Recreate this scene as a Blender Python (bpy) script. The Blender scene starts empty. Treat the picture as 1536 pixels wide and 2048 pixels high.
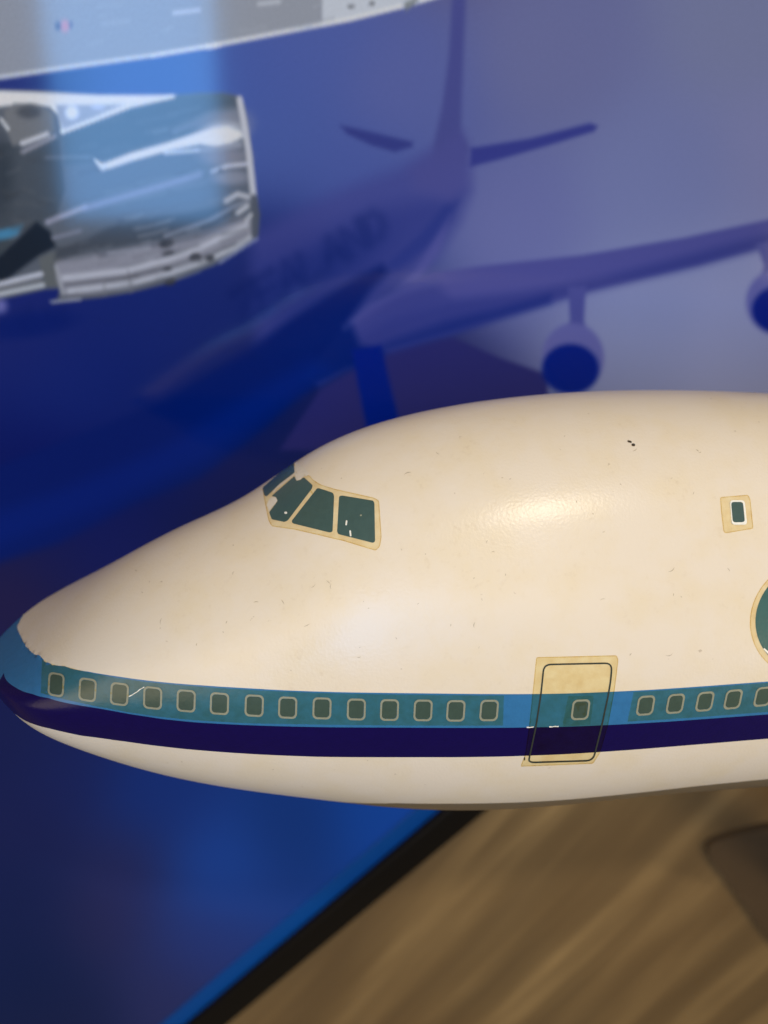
import bpy, bmesh, math, random
import numpy as np
from mathutils import Vector, Matrix
from mathutils.bvhtree import BVHTree

C = bpy.context.scene.collection
SC = bpy.context.scene
random.seed(7)
rng = np.random.default_rng(11)

# ------------------------------------------------------------------ camera
# Measures below are metres of the full-size airliner; the model is 1:50.
S = 1 / 50.0
H = 7.3344           # camera height over the cabin window line
YC = 12.06           # camera distance from the model's centre plane
Z0 = 1.2             # height of the window line over the floor of the room
FPX = 1536.0         # focal length in pixels of the 1536 x 2048 photograph


def cam_axes(p, psi, r):
    p, psi, r = map(math.radians, (p, psi, r))
    f = np.array([math.sin(psi) * math.cos(p), math.cos(psi) * math.cos(p), -math.sin(p)])
    rt = np.cross(f, [0, 0, 1]); rt /= np.linalg.norm(rt)
    up = np.cross(rt, f)
    return f, math.cos(r) * rt + math.sin(r) * up, math.cos(r) * up - math.sin(r) * rt


CF, CR, CU = cam_axes(24, 9, 2)
CAM = np.array([0.0, -YC * S, H * S + Z0])
cd = bpy.data.cameras.new('camera')
cam = bpy.data.objects.new('camera', cd); C.objects.link(cam)
cam.matrix_world = Matrix(((CR[0], CU[0], -CF[0], CAM[0]), (CR[1], CU[1], -CF[1], CAM[1]),
                           (CR[2], CU[2], -CF[2], CAM[2]), (0, 0, 0, 1)))
cd.sensor_fit = 'VERTICAL'; cd.sensor_height = 36; cd.lens = 27
cd.clip_start = 0.01; cd.clip_end = 50
cd.dof.use_dof = True; cd.dof.focus_distance = 0.232; cd.dof.aperture_fstop = 6.6
SC.camera = cam

# ------------------------------------------------------------------ light
w = bpy.data.worlds.new("World"); SC.world = w; w.use_nodes = True
bg = w.node_tree.nodes['Background']
bg.inputs[0].default_value = (1.0, 0.82, 0.55, 1); bg.inputs[1].default_value = 0.10
SC.view_settings.view_transform = 'Standard'; SC.view_settings.look = 'None'
SC.view_settings.exposure = 0.0; SC.view_settings.gamma = 1.0


def lamp(name, loc, target, kind, power, col, **kw):
    ld = bpy.data.lights.new(name, kind); ld.energy = power; ld.color = col
    for k, v in kw.items(): setattr(ld, k, v)
    o = bpy.data.objects.new(name, ld); C.objects.link(o); o.location = loc
    o.rotation_euler = (Vector(target) - Vector(loc)).to_track_quat('-Z', 'Y').to_euler()
    return o


HL = np.array([4.06 * S, (10.146 - YC) * S, (-4.71 + H) * S + Z0])      # where the lamp glints on the hump
EL, AZ = math.radians(50), math.radians(17)
LD = np.array([math.cos(EL) * math.sin(AZ), -math.cos(EL) * math.cos(AZ), math.sin(EL)])
lamp('gallery_lamp', HL + LD * 1.6, (0.175, -0.03, 1.215), 'SPOT', 43.0, (1.0, 0.88, 0.69), shadow_soft_size=0.04, spot_size=math.radians(15.6), spot_blend=0.03)
# added warm fill low at the right, lifts the underside like bounced light
lamp('side_fill', (1.5, -1.1, 0.98), (0.1, 0, 1.2), 'AREA', 8.5, (1.0, 0.79, 0.48), shape='SQUARE', size=0.6)
# the broad warm light of the room, high behind the photographer
lamp('room_light', (-0.20, -2.25, 2.38), (0.1, 0, 1.2), 'AREA', 18.0, (1.0, 0.81, 0.50), shape='RECTANGLE', size=2.4, size_y=0.8)
lamp('left_fill', (-1.3, -1.3, 1.55), (0.0, 0, 1.25), 'AREA', 11.0, (1.0, 0.77, 0.45), shape='SQUARE', size=1.3)  # added fill, brightens the nose and left flank
# a bluish window far behind the photographer: it is what the gloss of the panel mirrors
lamp('blue_window', (-0.278, -1.428, 1.60), (-0.278, 0, 1.60), 'AREA', 11.0, (0.13, 0.45, 1.0), shape='RECTANGLE', size=0.36, size_y=0.76)

# ------------------------------------------------------------------ helpers


def srgb(c):
    c = np.asarray(c, float) / 255.0
    return np.where(c <= 0.04045, c / 12.92, ((c + 0.055) / 1.055) ** 2.4)


def link(name, me, mat, parent=None):
    o = bpy.data.objects.new(name, me); C.objects.link(o)
    if mat is not None and not me.materials: me.materials.append(mat)
    if parent is not None: o.parent = parent
    return o


def tag(o, label=None, cat=None, group=None, kind=None):
    for k, v in (('label', label), ('category', cat), ('group', group), ('kind', kind)):
        if v: o[k] = v
    return o


def bm_mesh(name, bm, smooth=True):
    me = bpy.data.meshes.new(name); bm.to_mesh(me); bm.free()
    for p in me.polygons: p.use_smooth = smooth
    return me


class NT:
    def __init__(self, name):
        self.m = bpy.data.materials.new(name); self.m.use_nodes = True
        self.t = self.m.node_tree; self.n = self.t.nodes
        self.b = self.n['Principled BSDF']

    def new(self, t, **kw):
        x = self.n.new(t)
        for k, v in kw.items(): setattr(x, k, v)
        return x

    def link(self, a, b): self.t.links.new(a, b)

    def coord(self, scale=(1, 1, 1), rot=(0, 0, 0)):
        tc = self.new('ShaderNodeTexCoord'); mp = self.new('ShaderNodeMapping')
        mp.inputs['Scale'].default_value = scale; mp.inputs['Rotation'].default_value = rot
        self.link(tc.outputs['Object'], mp.inputs[0]); return mp.outputs[0]

    def noise(self, vec, scale, detail=3, rough=0.5):
        x = self.new('ShaderNodeTexNoise'); x.inputs['Scale'].default_value = scale
        x.inputs['Detail'].default_value = detail; x.inputs['Roughness'].default_value = rough
        self.link(vec, x.inputs['Vector']); return x.outputs['Fac']

    def ramp(self, fac, stops):
        x = self.new('ShaderNodeValToRGB'); e = x.color_ramp.elements
        while len(e) < len(stops): e.new(0.5)
        for el, (p, c) in zip(e, stops):
            el.position = p; el.color = c if len(c) == 4 else (*c, 1)
        self.link(fac, x.inputs[0]); return x.outputs[0]

    def mix(self, fac, a, b, mode='MIX'):
        x = self.new('ShaderNodeMix', data_type='RGBA', blend_type=mode)
        for s, v in ((x.inputs[0], fac), (x.inputs[6], a), (x.inputs[7], b)):
            if isinstance(v, (int, float)): s.default_value = v
            elif isinstance(v, tuple): s.default_value = (*v, 1) if len(v) == 3 else v
            else: self.link(v, s)
        return x.outputs[2]

    def bump(self, height, strength, dist):
        x = self.new('ShaderNodeBump'); x.inputs['Strength'].default_value = strength
        x.inputs['Distance'].default_value = dist
        self.link(height, x.inputs['Height']); self.link(x.outputs[0], self.b.inputs['Normal'])


def paint(name, col, rough=0.32, dirt=0.0, peel=1.0, spec=0.5):
    t = NT(name); v = t.coord()
    big = t.noise(v, 55, 4, 0.6); mid = t.noise(v, 420, 4, 0.65)
    c = tuple(col)
    if dirt:
        a = t.ramp(big, [(0.42, (0, 0, 0)), (0.75, (1, 1, 1))])
        m = t.ramp(mid, [(0.56, (0, 0, 0)), (0.80, (1, 1, 1))])
        out = t.mix(a, c, (c[0] * 0.985, c[1] * 0.955, c[2] * 0.85))
        stain = t.new('ShaderNodeMath', operation='MULTIPLY'); t.link(a, stain.inputs[0]); t.link(m, stain.inputs[1])
        st2 = t.new('ShaderNodeMath', operation='MULTIPLY'); t.link(stain.outputs[0], st2.inputs[0]); st2.inputs[1].default_value = dirt
        out = t.mix(st2.outputs[0], out, (c[0] * 0.66, c[1] * 0.56, c[2] * 0.42))
        # specks of grime
        vo = t.new('ShaderNodeTexVoronoi', feature='F1'); vo.inputs['Scale'].default_value = 210
        wv = t.new('ShaderNodeVectorMath', operation='ADD')
        nz = t.new('ShaderNodeTexNoise'); nz.inputs['Scale'].default_value = 500; t.link(v, nz.inputs['Vector'])
        sc = t.new('ShaderNodeVectorMath', operation='SCALE'); sc.inputs['Scale'].default_value = 0.0035
        t.link(nz.outputs['Color'], sc.inputs[0]); t.link(v, wv.inputs[0]); t.link(sc.outputs[0], wv.inputs[1])
        t.link(wv.outputs[0], vo.inputs['Vector'])
        sp = t.ramp(vo.outputs['Distance'], [(0.03, (1, 1, 1)), (0.10, (0, 0, 0))])
        sel = t.new('ShaderNodeSeparateColor'); t.link(vo.outputs['Color'], sel.inputs[0])
        pick = t.new('ShaderNodeMath', operation='GREATER_THAN'); pick.inputs[1].default_value = 0.80
        t.link(sel.outputs[0], pick.inputs[0])
        k = t.new('ShaderNodeMath', operation='MULTIPLY'); t.link(sp, k.inputs[0]); t.link(pick.outputs[0], k.inputs[1])
        k2 = t.new('ShaderNodeMath', operation='MULTIPLY'); t.link(k.outputs[0], k2.inputs[0]); k2.inputs[1].default_value = 0.55
        out = t.mix(k2.outputs[0], out, (c[0] * 0.45, c[1] * 0.36, c[2] * 0.26))
        t.link(out, t.b.inputs['Base Color'])
    else:
        out = t.mix(t.ramp(mid, [(0.4, (0, 0, 0)), (0.8, (1, 1, 1))]), c, tuple(x * 0.86 for x in c))
        t.link(out, t.b.inputs['Base Color'])
    t.b.inputs['Roughness'].default_value = rough
    t.b.inputs['Specular IOR Level'].default_value = spec
    pv = t.noise(v, 1100, 2, 0.5)
    t.bump(pv, 0.16 * peel, 0.0004)
    return t.m


def film(name, col, gloss=0.06):
    """A yellowed clear decal film: tints whatever lies under it."""
    t = NT(name)
    tr = t.new('ShaderNodeBsdfTransparent'); tr.inputs[0].default_value = (*col, 1)
    gl = t.new('ShaderNodeBsdfGlossy'); gl.inputs['Roughness'].default_value = 0.3
    v = t.coord(); n = t.noise(v, 260, 4, 0.65)
    cc = t.mix(t.ramp(n, [(0.35, (0, 0, 0)), (0.8, (1, 1, 1))]), (*col,), (col[0] * 0.93, col[1] * 0.88, col[2] * 0.80))
    t.link(cc, tr.inputs[0])
    mx = t.new('ShaderNodeMixShader'); mx.inputs[0].default_value = gloss * 0.35
    t.link(tr.outputs[0], mx.inputs[1]); t.link(gl.outputs[0], mx.inputs[2])
    t.link(mx.outputs[0], t.n['Material Output'].inputs['Surface'])
    return t.m


M = {}
M['cream'] = paint('cream_paint', (0.80, 0.695, 0.555), 0.28, dirt=0.40, spec=0.27)
M['belly_white'] = paint('cream_paint_lower', (0.80, 0.695, 0.555), 0.30, dirt=0.2, spec=0.27)
M['blue'] = paint('sky_blue_paint', (0.034, 0.172, 0.37), 0.30)
M['purple'] = paint('deep_purple_paint', (0.0065, 0.0022, 0.066), 0.30, spec=0.3)
M['bare'] = paint('grey_brown_underside', (0.20, 0.155, 0.10), 0.28)
M['film'] = film('yellowed_film', (0.995, 0.965, 0.84), 0.03)
M['film_door'] = film('yellowed_door_film', (0.985, 0.95, 0.78), 0.02)
M['film_stripe'] = film('yellowed_stripe_film', (1.0, 0.94, 0.75), 0.03)
M['film_pale'] = film('pale_yellow_film', (0.99, 0.96, 0.88), 0.02)
M['film_edge'] = film('darkened_film_edge', (0.94, 0.89, 0.74), 0.02)
M['pane'] = paint('dark_green_pane', (0.055, 0.088, 0.066), 0.3, peel=0.6)
M['glass'] = paint('slate_green_pane', (0.060, 0.108, 0.098), 0.28, peel=0.6)
M['ring'] = paint('pale_grey_ring', (0.30, 0.30, 0.21), 0.4)
M['white'] = paint('bright_white_ring', (0.90, 0.86, 0.75), 0.35)
M['line'] = paint('dark_line', (0.035, 0.040, 0.030), 0.4)
M['emblem'] = paint('emblem_green', (0.050, 0.135, 0.125), 0.3)
M['torn'] = paint('torn_primer', (0.80, 0.72, 0.60), 0.5)
M['black'] = paint('black_rail', (0.006, 0.0045, 0.0035), 0.5, spec=0.2)
M['strip'] = paint('bright_blue_strip', (0.001, 0.070, 0.33), 0.3, spec=0.3)
M['standin'] = paint('shadow_brown', (0.105, 0.070, 0.040), 0.7, spec=0.1)
M['grime'] = paint('dark_chip', (0.05, 0.03, 0.015), 0.6)

# ------------------------------------------------------------------ wall of wood behind
YW = (YC + 9) * S - YC * S          # y of the wall's face


def px_ray(u, v):
    return CF + (u - 768) / FPX * CR - (v - 1024) / FPX * CU


def on_wall(u, v, y=YW):
    d = px_ray(u, v); return CAM + d * ((y - CAM[1]) / d[1])


def box_bm(x0, x1, y0, y1, z0, z1, bev=0.0):
    bm = bmesh.new(); bmesh.ops.create_cube(bm, size=1)
    for q in bm.verts:
        q.co = Vector(((x0 + x1) / 2 + q.co.x * (x1 - x0), (y0 + y1) / 2 + q.co.y * (y1 - y0), (z0 + z1) / 2 + q.co.z * (z1 - z0)))
    if bev: bmesh.ops.bevel(bm, geom=bm.edges[:], offset=bev, segments=3, affect='EDGES', profile=0.5)
    return bm


GR = math.radians(55.6)               # the grain climbs to the right


def wood():
    t = NT('brown_wood_grain')
    v = t.coord((1, 1, 1), (0, GR, 0))      # y is the wall's normal; turn the grain upright
    def st(sx, sz):
        mp = t.new('ShaderNodeMapping'); mp.inputs['Scale'].default_value = (sx, 1, sz); t.link(v, mp.inputs[0]); return mp.outputs[0]
    a = t.noise(st(1.3, 11), 2.2, 3, 0.5); b = t.noise(st(2.2, 26), 2.2, 4, 0.6); c = t.noise(st(3, 160), 2.0, 3, 0.6)
    big = t.noise(v, 5.0, 3, 0.5)
    col = t.ramp(a, [(0.28, (0.158, 0.104, 0.049)), (0.48, (0.23, 0.151, 0.067)), (0.66, (0.389, 0.261, 0.115)), (0.80, (0.254, 0.168, 0.074))])
    col = t.mix(t.ramp(b, [(0.35, (0, 0, 0)), (0.70, (1, 1, 1))]), t.mix(0.30, col, (0.10, 0.060, 0.026)), col)
    col = t.mix(t.ramp(c, [(0.4, (0, 0, 0)), (0.7, (1, 1, 1))]), t.mix(0.10, col, (0.05, 0.03, 0.015)), col)
    col = t.mix(t.ramp(big, [(0.35, (0.45, 0.45, 0.45)), (0.65, (0, 0, 0))]), col, (0.16, 0.095, 0.040))
    t.link(col, t.b.inputs['Base Color'])
    t.b.inputs['Roughness'].default_value = 0.5
    t.bump(b, 0.2, 0.002)
    return t.m


tag(link('wall', bm_mesh('wall', box_bm(-1.6, 2.2, YW, YW + 0.03, 0, 2.4), False), wood()), 'brown grained wooden wall behind the panel and the model', kind='structure')

# ------------------------------------------------------------------ the model: body


def nspline(xk, yk, x):
    xk = np.asarray(xk, float); yk = np.asarray(yk, float)
    n = len(xk); h = np.diff(xk); A = np.zeros((n, n)); b = np.zeros(n); A[0, 0] = A[-1, -1] = 1
    for i in range(1, n - 1):
        A[i, i - 1] = h[i - 1]; A[i, i] = 2 * (h[i - 1] + h[i]); A[i, i + 1] = h[i]
        b[i] = 3 * ((yk[i + 1] - yk[i]) / h[i] - (yk[i] - yk[i - 1]) / h[i - 1])
    c = np.linalg.solve(A, b); j = np.clip(np.searchsorted(xk, x) - 1, 0, n - 2); dx = x - xk[j]
    d = (c[j + 1] - c[j]) / (3 * h[j]); bb = (yk[j + 1] - yk[j]) / h[j] - h[j] * (2 * c[j] + c[j + 1]) / 3
    return yk[j] + bb * dx + c[j] * dx ** 2 + d * dx ** 3


KQ = [0, .18, .3, .4, .48, .55, .61, .68, .76, .87, 1.]
X0 = -5.2326; LEN = 16.0
ZT = np.array([-8.2581, -7.7623, -7.2349, -6.4697, -5.8431, -5.2425, -4.4492, -3.8528, -3.5224, -3.3806, -3.5569]) + H
ZB = np.array([-8.2581, -8.4932, -9.002, -9.8251, -10.2794, -10.5846, -10.8377, -11.1532, -11.2723, -11.2175, -11.3364]) + H
WK = [0.0, 0.8874, 1.9219, 2.1769, 2.445, 2.6779, 2.8559, 3.034, 3.2297, 3.2587, 3.2493]


def body_points(nq=300, nt=56):
    q = np.linspace(0, 1, nq)
    x = X0 + LEN * q ** 2
    zt = nspline(KQ, ZT, q); zb = nspline(KQ, ZB, q); wd = nspline(KQ, WK, q)
    g = np.clip(q / .25, 0, 1); g = g * g * (3 - 2 * g)
    zw = ZT[0] * (1 - g) + g * -.35
    ex = np.linspace(x[-1] + .1, 24, 60)         # carries on straight, then closes
    x = np.r_[x, ex]
    e = lambda a, f: np.r_[a, f(a[-1], ex)]
    tap = np.clip((ex - 20) / 4, 0, 1); rt = np.sqrt(np.clip(1 - tap ** 2, 0, 1))
    zt = np.r_[zt, -.35 + (zt[-1] + .35) * rt]; zb = np.r_[zb, -.35 + (zb[-1] + .35) * rt]
    wd = np.r_[wd, wd[-1] * rt]; zw = np.r_[zw, np.full(len(ex), -.35)]
    s2 = np.clip((x - X0 - 4) / 6, 0, 1); s2 = s2 * s2 * (3 - 2 * s2) * .3
    ang = np.linspace(-np.pi / 2, 1.5 * np.pi, 2 * nt + 1)[:-1]
    c = np.cos(ang); sn = np.sin(ang); t = np.abs(sn); up = sn >= 0
    out = np.zeros((len(x), len(ang), 3))
    for i in range(len(x)):
        a, b = 2, 2
        yu = wd[i] * np.clip(1 - t ** a, 0, 1) ** (1 / b)
        yl = wd[i] * np.sqrt(np.clip(1 - t ** 2, 0, 1))
        hg = max(zt[i] - zw[i], 1e-9); z_ = hg * t; ru = .48 * hg; zc = hg - ru
        y1 = np.sqrt(np.clip(wd[i] ** 2 - z_ ** 2, 0, None))
        y2 = np.where(z_ >= zc, np.sqrt(np.clip(ru ** 2 - (z_ - zc) ** 2, 0, None)), ru)
        y2 = y2 * np.where(z_ < zc, np.clip(1 - ((zc - z_) / zc) ** 2 * .5, 0, 1), 1)
        k = .35; hh = np.clip(.5 + .5 * (y1 - y2) / k, 0, 1)
        y2 = y2 * (1 - hh) + y1 * hh + k * hh * (1 - hh) * np.clip((1 - t) * 8, 0, 1)
        yu = yu * (1 - s2[i]) + y2 * s2[i]
        y = np.where(up, yu, yl) * np.sign(c + 1e-12)
        z = np.where(up, zw[i] + (zt[i] - zw[i]) * t, zw[i] + (zb[i] - zw[i]) * t)
        out[i] = np.stack([np.full_like(y, x[i]), -y, z], -1)
    return out


BP = body_points()
nq, nt = BP.shape[:2]
body = bmesh.new()
rings = []
for i in range(nq):
    rings.append([body.verts.new(Vector(BP[i, j] * S)) for j in range(nt)])
for i in range(nq - 1):
    for j in range(nt):
        k = (j + 1) % nt
        body.faces.new((rings[i][j], rings[i + 1][j], rings[i + 1][k], rings[i][k]))
bmesh.ops.remove_doubles(body, verts=body.verts[:], dist=2e-6)
bmesh.ops.recalc_face_normals(body, faces=body.faces[:])
OFF = Vector((0, 0, Z0))                       # the model's origin in the room
bvh = BVHTree.FromBMesh(body)
for f in body.faces: f.smooth = True
body.normal_update()


def cast(u, v):
    """Where the sight line through a point of the photograph meets the body (model frame)."""
    for k in range(60):
        d = px_ray(u, v)
        o = Vector(CAM) - OFF
        hit = bvh.ray_cast(o, Vector(d).normalized())
        if hit[0] is not None: return hit[0], hit[1]
        u += 0.35; v += 0.6 if v < 1350 else -0.6
    return None, None


def snap(p, off):
    h = bvh.find_nearest(p); n = h[1]
    # smooth normal: average over a few near points
    acc = Vector(n)
    for dx, dz in ((3e-4, 0), (-3e-4, 0), (0, 3e-4), (0, -3e-4)):
        g = bvh.find_nearest(p + Vector((dx, 0, dz)));
        if g[1] is not None: acc += g[1]
    n = acc.normalized()
    return h[0] + n * off


def on_body(u, v, off):
    p, n = cast(u, v)
    return snap(p, off)


# paint lines around the body: height of the line over length, read off the near side
def edge_profile(pts):
    xs, zs = [], []
    for u, v in pts:
        p, n = cast(u, v)
        xs.append(p.x); zs.append(p.z)
    o = np.argsort(xs)
    return np.array(xs)[o], np.array(zs)[o]


E1 = [(49, 1292), (65, 1305), (98, 1318), (130, 1329.5), (176, 1341.5), (228, 1352), (293, 1361), (358, 1367), (423, 1372), (517, 1377.6), (634, 1382.7), (751.6, 1385.5), (869, 1387), (980, 1388), (1072, 1387.5), (1219, 1383.7), (1297, 1380), (1410, 1372.5), (1536, 1363)]
E2 = [(3, 1357), (32.5, 1372), (65, 1385), (98, 1394.6), (130, 1403), (195, 1417), (260, 1429.4), (325.5, 1438.5), (391, 1445), (498, 1451), (634, 1453.5), (751.6, 1455), (880, 1455.8), (1000, 1455.5), (1072, 1453.5), (1207.5, 1450.5), (1335, 1443.7), (1447.5, 1435.5), (1536, 1428.7)]
E3 = [(32.5, 1430), (65, 1446), (98, 1456), (130, 1464.6), (163, 1471), (228, 1481.5), (293, 1489.6), (391, 1499.4), (517, 1509.7), (634, 1513.6), (751.6, 1514.8), (908, 1514.4), (1000, 1513.3), (1072, 1510.5), (1200, 1503.8), (1335, 1494), (1447.5, 1485), (1536, 1477.5)]
E4 = [(700, 1603), (790, 1606), (900, 1607), (1000, 1605), (1147, 1599), (1297, 1584), (1410, 1570), (1536, 1558)]
profs = [edge_profile(e) for e in (E1, E2, E3)]
x4, z4 = edge_profile(E4)
x4 = np.r_[x4[0] - 0.035, x4]; z4 = np.r_[z4[0] - 0.012, z4]
profs.append((x4, z4))
# carry the three lines on round the tip of the nose
for i, sl in enumerate((0.45, 0.60, 0.45)):
    a, b = profs[i]
    e = np.linspace(X0 - 0.1, a[0] / S - 0.05, 6) * S
    profs[i] = (np.r_[e, a], np.r_[b[0] + sl * (e - a[0]), b])


def prof_fn(pr):
    xs, zs = pr
    k = np.array([.25, .5, .25]); sm = zs.copy(); sm[1:-1] = np.convolve(zs, k, 'valid')
    return lambda x: float(np.interp(x, xs, sm))


FN = [prof_fn(p) for p in profs]


def nose_shift(p, k):
    """The hand-masked lines run lower on the far side; the upper one turns up round the tip."""
    x, y = p.x / S, p.y / S
    d = -0.42 * min(max((y + 0.5) / 0.35, 0.0), 1.0) * min(max((x + 5.0) / 0.3, 0.0), 1.0)
    if k == 0:
        ye = [-1.325, -0.919, -0.536, -0.148, 0.267, 0.514, 3.0]
        xe = float(np.interp(y, ye, [-3.543, -3.922, -4.154, -4.335, -4.522, -4.619, -4.75]))
        ze = float(np.interp(y, ye, [0.118, -0.032, -0.135, -0.224, -0.325, -0.382, -0.50]))
        t1 = min(max((-3.45 - x) / 0.5, 0.0), 1.0); t2 = min(max((y + 1.3) / 0.4, 0.0), 1.0); w_ = t1 * t2
        d = d * (1 - w_) + w_ * (ze + 1.5 * (xe - x) - FN[0](p.x) / S)
    return d * S


def cut_band(lo, hi, jag=None):
    """The piece of the body between two paint lines (None: open)."""
    bm = body.copy()
    for fn, keep_above in ((lo, True), (hi, False)):
        if fn is None: continue
        kk = FN.index(fn); sf = (lambda p: nose_shift(p, kk)) if kk < 3 else (lambda p: 0.0)
        sh = [fn(q.co.x) + sf(q.co) for q in bm.verts]
        for q, h in zip(bm.verts, sh): q.co.z -= h
        r = bmesh.ops.bisect_plane(bm, geom=bm.verts[:] + bm.edges[:] + bm.faces[:], plane_co=(0, 0, 0), plane_no=(0, 0, 1),
                                   clear_outer=not keep_above, clear_inner=keep_above)
        cutv = [g for g in r['geom_cut'] if isinstance(g, bmesh.types.BMVert)]
        for q in bm.verts: q.co.z += fn(q.co.x) + sf(q.co)
        if jag is not None and fn is jag:
            for q in cutv:
                if q.co.x < -0.068:
                    h = math.sin(q.co.y * 9100) * math.sin(q.co.y * 3700 + q.co.x * 5200) + 0.5 * math.sin(q.co.y * 17000)
                    q.co.z += h * 0.00034; q.co.x += h * 0.00008
    return bm


plane_root = bpy.data.objects.new('model_airplane', None); C.objects.link(plane_root)
plane_root.location = OFF
tag(plane_root, 'cream white model airliner nose with teal and purple stripes before the blue panel', 'model airplane')
up_ = link('upper_fuselage', bm_mesh('upper_fuselage', cut_band(FN[0], None, FN[0])), M['cream'], plane_root)
bs_ = link('blue_stripe', bm_mesh('blue_stripe', cut_band(FN[1], FN[0], FN[0])), M['blue'], plane_root)
ps_ = link('purple_stripe', bm_mesh('purple_stripe', cut_band(FN[2], FN[1])), M['purple'], plane_root)
lf_ = link('lower_fuselage', bm_mesh('lower_fuselage', cut_band(FN[3], FN[2])), M['belly_white'], plane_root)
ub_ = link('underside', bm_mesh('underside', cut_band(None, FN[3])), M['bare'], plane_root)
ub_['label'] = 'dark grey brown strip along the underside'

# ------------------------------------------------------------------ decals


def dense(poly, step=5.0, closed=True):
    out = []
    n = len(poly)
    for i in range(n if closed else n - 1):
        a = np.array(poly[i], float); b = np.array(poly[(i + 1) % n], float)
        k = max(1, int(np.linalg.norm(b - a) / step))
        for s in range(k): out.append(tuple(a + (b - a) * s / k))
    if not closed: out.append(tuple(poly[-1]))
    return out


def rounded(poly, r):
    """Round the corners of a polygon given in photograph pixels."""
    out = []; n = len(poly)
    for i in range(n):
        p = np.array(poly[i], float); a = np.array(poly[i - 1], float); b = np.array(poly[(i + 1) % n], float)
        ra = min(r, np.linalg.norm(a - p) * .45); rb = min(r, np.linalg.norm(b - p) * .45)
        s = p + (a - p) / np.linalg.norm(a - p) * ra; e = p + (b - p) / np.linalg.norm(b - p) * rb
        for k in range(6):
            t = k / 5; out.append(tuple((1 - t) ** 2 * s + 2 * t * (1 - t) * p + t * t * e))
    return out


def patch_mesh(name, poly, off, nring=4, step=6.0, thick=0.00005):
    """A thin sheet with a rim that lies on the body inside an outline."""
    pl = dense(poly, step); c = np.mean(np.array(pl), 0)
    bm = bmesh.new(); prev = None
    rim = [bm.verts.new(on_body(u, v, off - thick)) for u, v in pl]
    for r in range(nring):
        f = 1 - r / nring
        cur = [bm.verts.new(on_body(c[0] + (u - c[0]) * f, c[1] + (v - c[1]) * f, off)) for u, v in pl]
        pv = prev if prev else [bm.verts.new(q.co) for q in cur]
        if not prev:
            for i in range(len(cur)): bm.faces.new((rim[i], rim[(i + 1) % len(cur)], pv[(i + 1) % len(cur)], pv[i]))
            prev = cur; continue
        n = len(cur)
        for i in range(n):
            bm.faces.new((pv[i], pv[(i + 1) % n], cur[(i + 1) % n], cur[i]))
        prev = cur
    m = bm.verts.new(on_body(c[0], c[1], off))
    for i in range(len(prev)): bm.faces.new((prev[i], prev[(i + 1) % len(prev)], m))
    orient(bm)
    return bm_mesh(name, bm)


def orient(bm):
    """All faces look away from the body."""
    bm.normal_update()
    for f in bm.faces:
        h = bvh.find_nearest(f.calc_center_median())
        if f.normal.dot(h[1]) < 0: f.normal_flip()
    bm.normal_update()


def ring_mesh(name, outer, inner, off, thick=0.00007):
    n = len(outer); bm = bmesh.new()
    a = [bm.verts.new(on_body(u, v, off - thick)) for u, v in outer]
    b = [bm.verts.new(on_body(u, v, off)) for u, v in outer]
    c = [bm.verts.new(on_body(u, v, off)) for u, v in inner]
    d = [bm.verts.new(on_body(u, v, off - thick)) for u, v in inner]
    b2 = [bm.verts.new(q.co) for q in b]; c2 = [bm.verts.new(q.co) for q in c]
    for p, q in ((a, b), (b2, c2), (c, d)):
        for i in range(n):
            k = (i + 1) % n; bm.faces.new((p[i], p[k], q[k], q[i]))
    orient(bm)
    return bm_mesh(name, bm)


def strip_mesh(name, topl, botl, off, nrow=6):
    """A long film between an upper and a lower line of pixels."""
    bm = bmesh.new(); rows = []
    for r in range(nrow + 1):
        t = r / nrow
        rows.append([bm.verts.new(on_body(a[0] * (1 - t) + b[0] * t, a[1] * (1 - t) + b[1] * t, off)) for a, b in zip(topl, botl)])
    for r in range(nrow):
        for i in range(len(topl) - 1):
            bm.faces.new((rows[r][i], rows[r + 1][i], rows[r + 1][i + 1], rows[r][i + 1]))
    orient(bm)
    return bm_mesh(name, bm)


def lin(pts, x):
    p = np.array(pts); return float(np.interp(x, p[:, 0], p[:, 1]))


def ext(pts, x):
    """Same, carried on in a straight line past the right end."""
    if x <= pts[-1][0]: return lin(pts, x)
    (a, b), (c, d) = pts[-3], pts[-1]
    return d + (d - b) / (c - a) * (x - c)


# yellowed film under the cabin windows
xs = np.arange(84, 1009, 7.0)
st_film = link('decal_film', strip_mesh('decal_film', [(x, lin(E1, x) + (3.0 if x > 125 else 7.0)) for x in xs], [(x - 2, lin(E2, x) - 4.5) for x in xs], 0.00005), M['film_stripe'], plane_root)
xs = np.arange(1267, 1680, 7.0)
link('decal_film', strip_mesh('decal_film', [(x, ext(E1, x) + 2.5) for x in xs], [(x - 12, ext(E2, x - 12) - 5) for x in xs], 0.00005), M['film_stripe'], plane_root)

# cabin windows: ring and pane
WIN = [(113, 1369.5), (175, 1380), (239.3, 1388), (305.3, 1395.6), (372, 1401.8), (439, 1407.3), (508.6, 1411.3), (575.8, 1414.8), (644.5, 1416.7), (712.5, 1418.7), (779, 1419.5), (846, 1420.6), (912, 1421), (978.4, 1421), (1160.6, 1419.4), (1290.7, 1410.7), (1350.7, 1406.6), (1409.6, 1402.5), (1466.2, 1398), (1525.5, 1392.7), (1583, 1387), (1640, 1381)]


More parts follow.
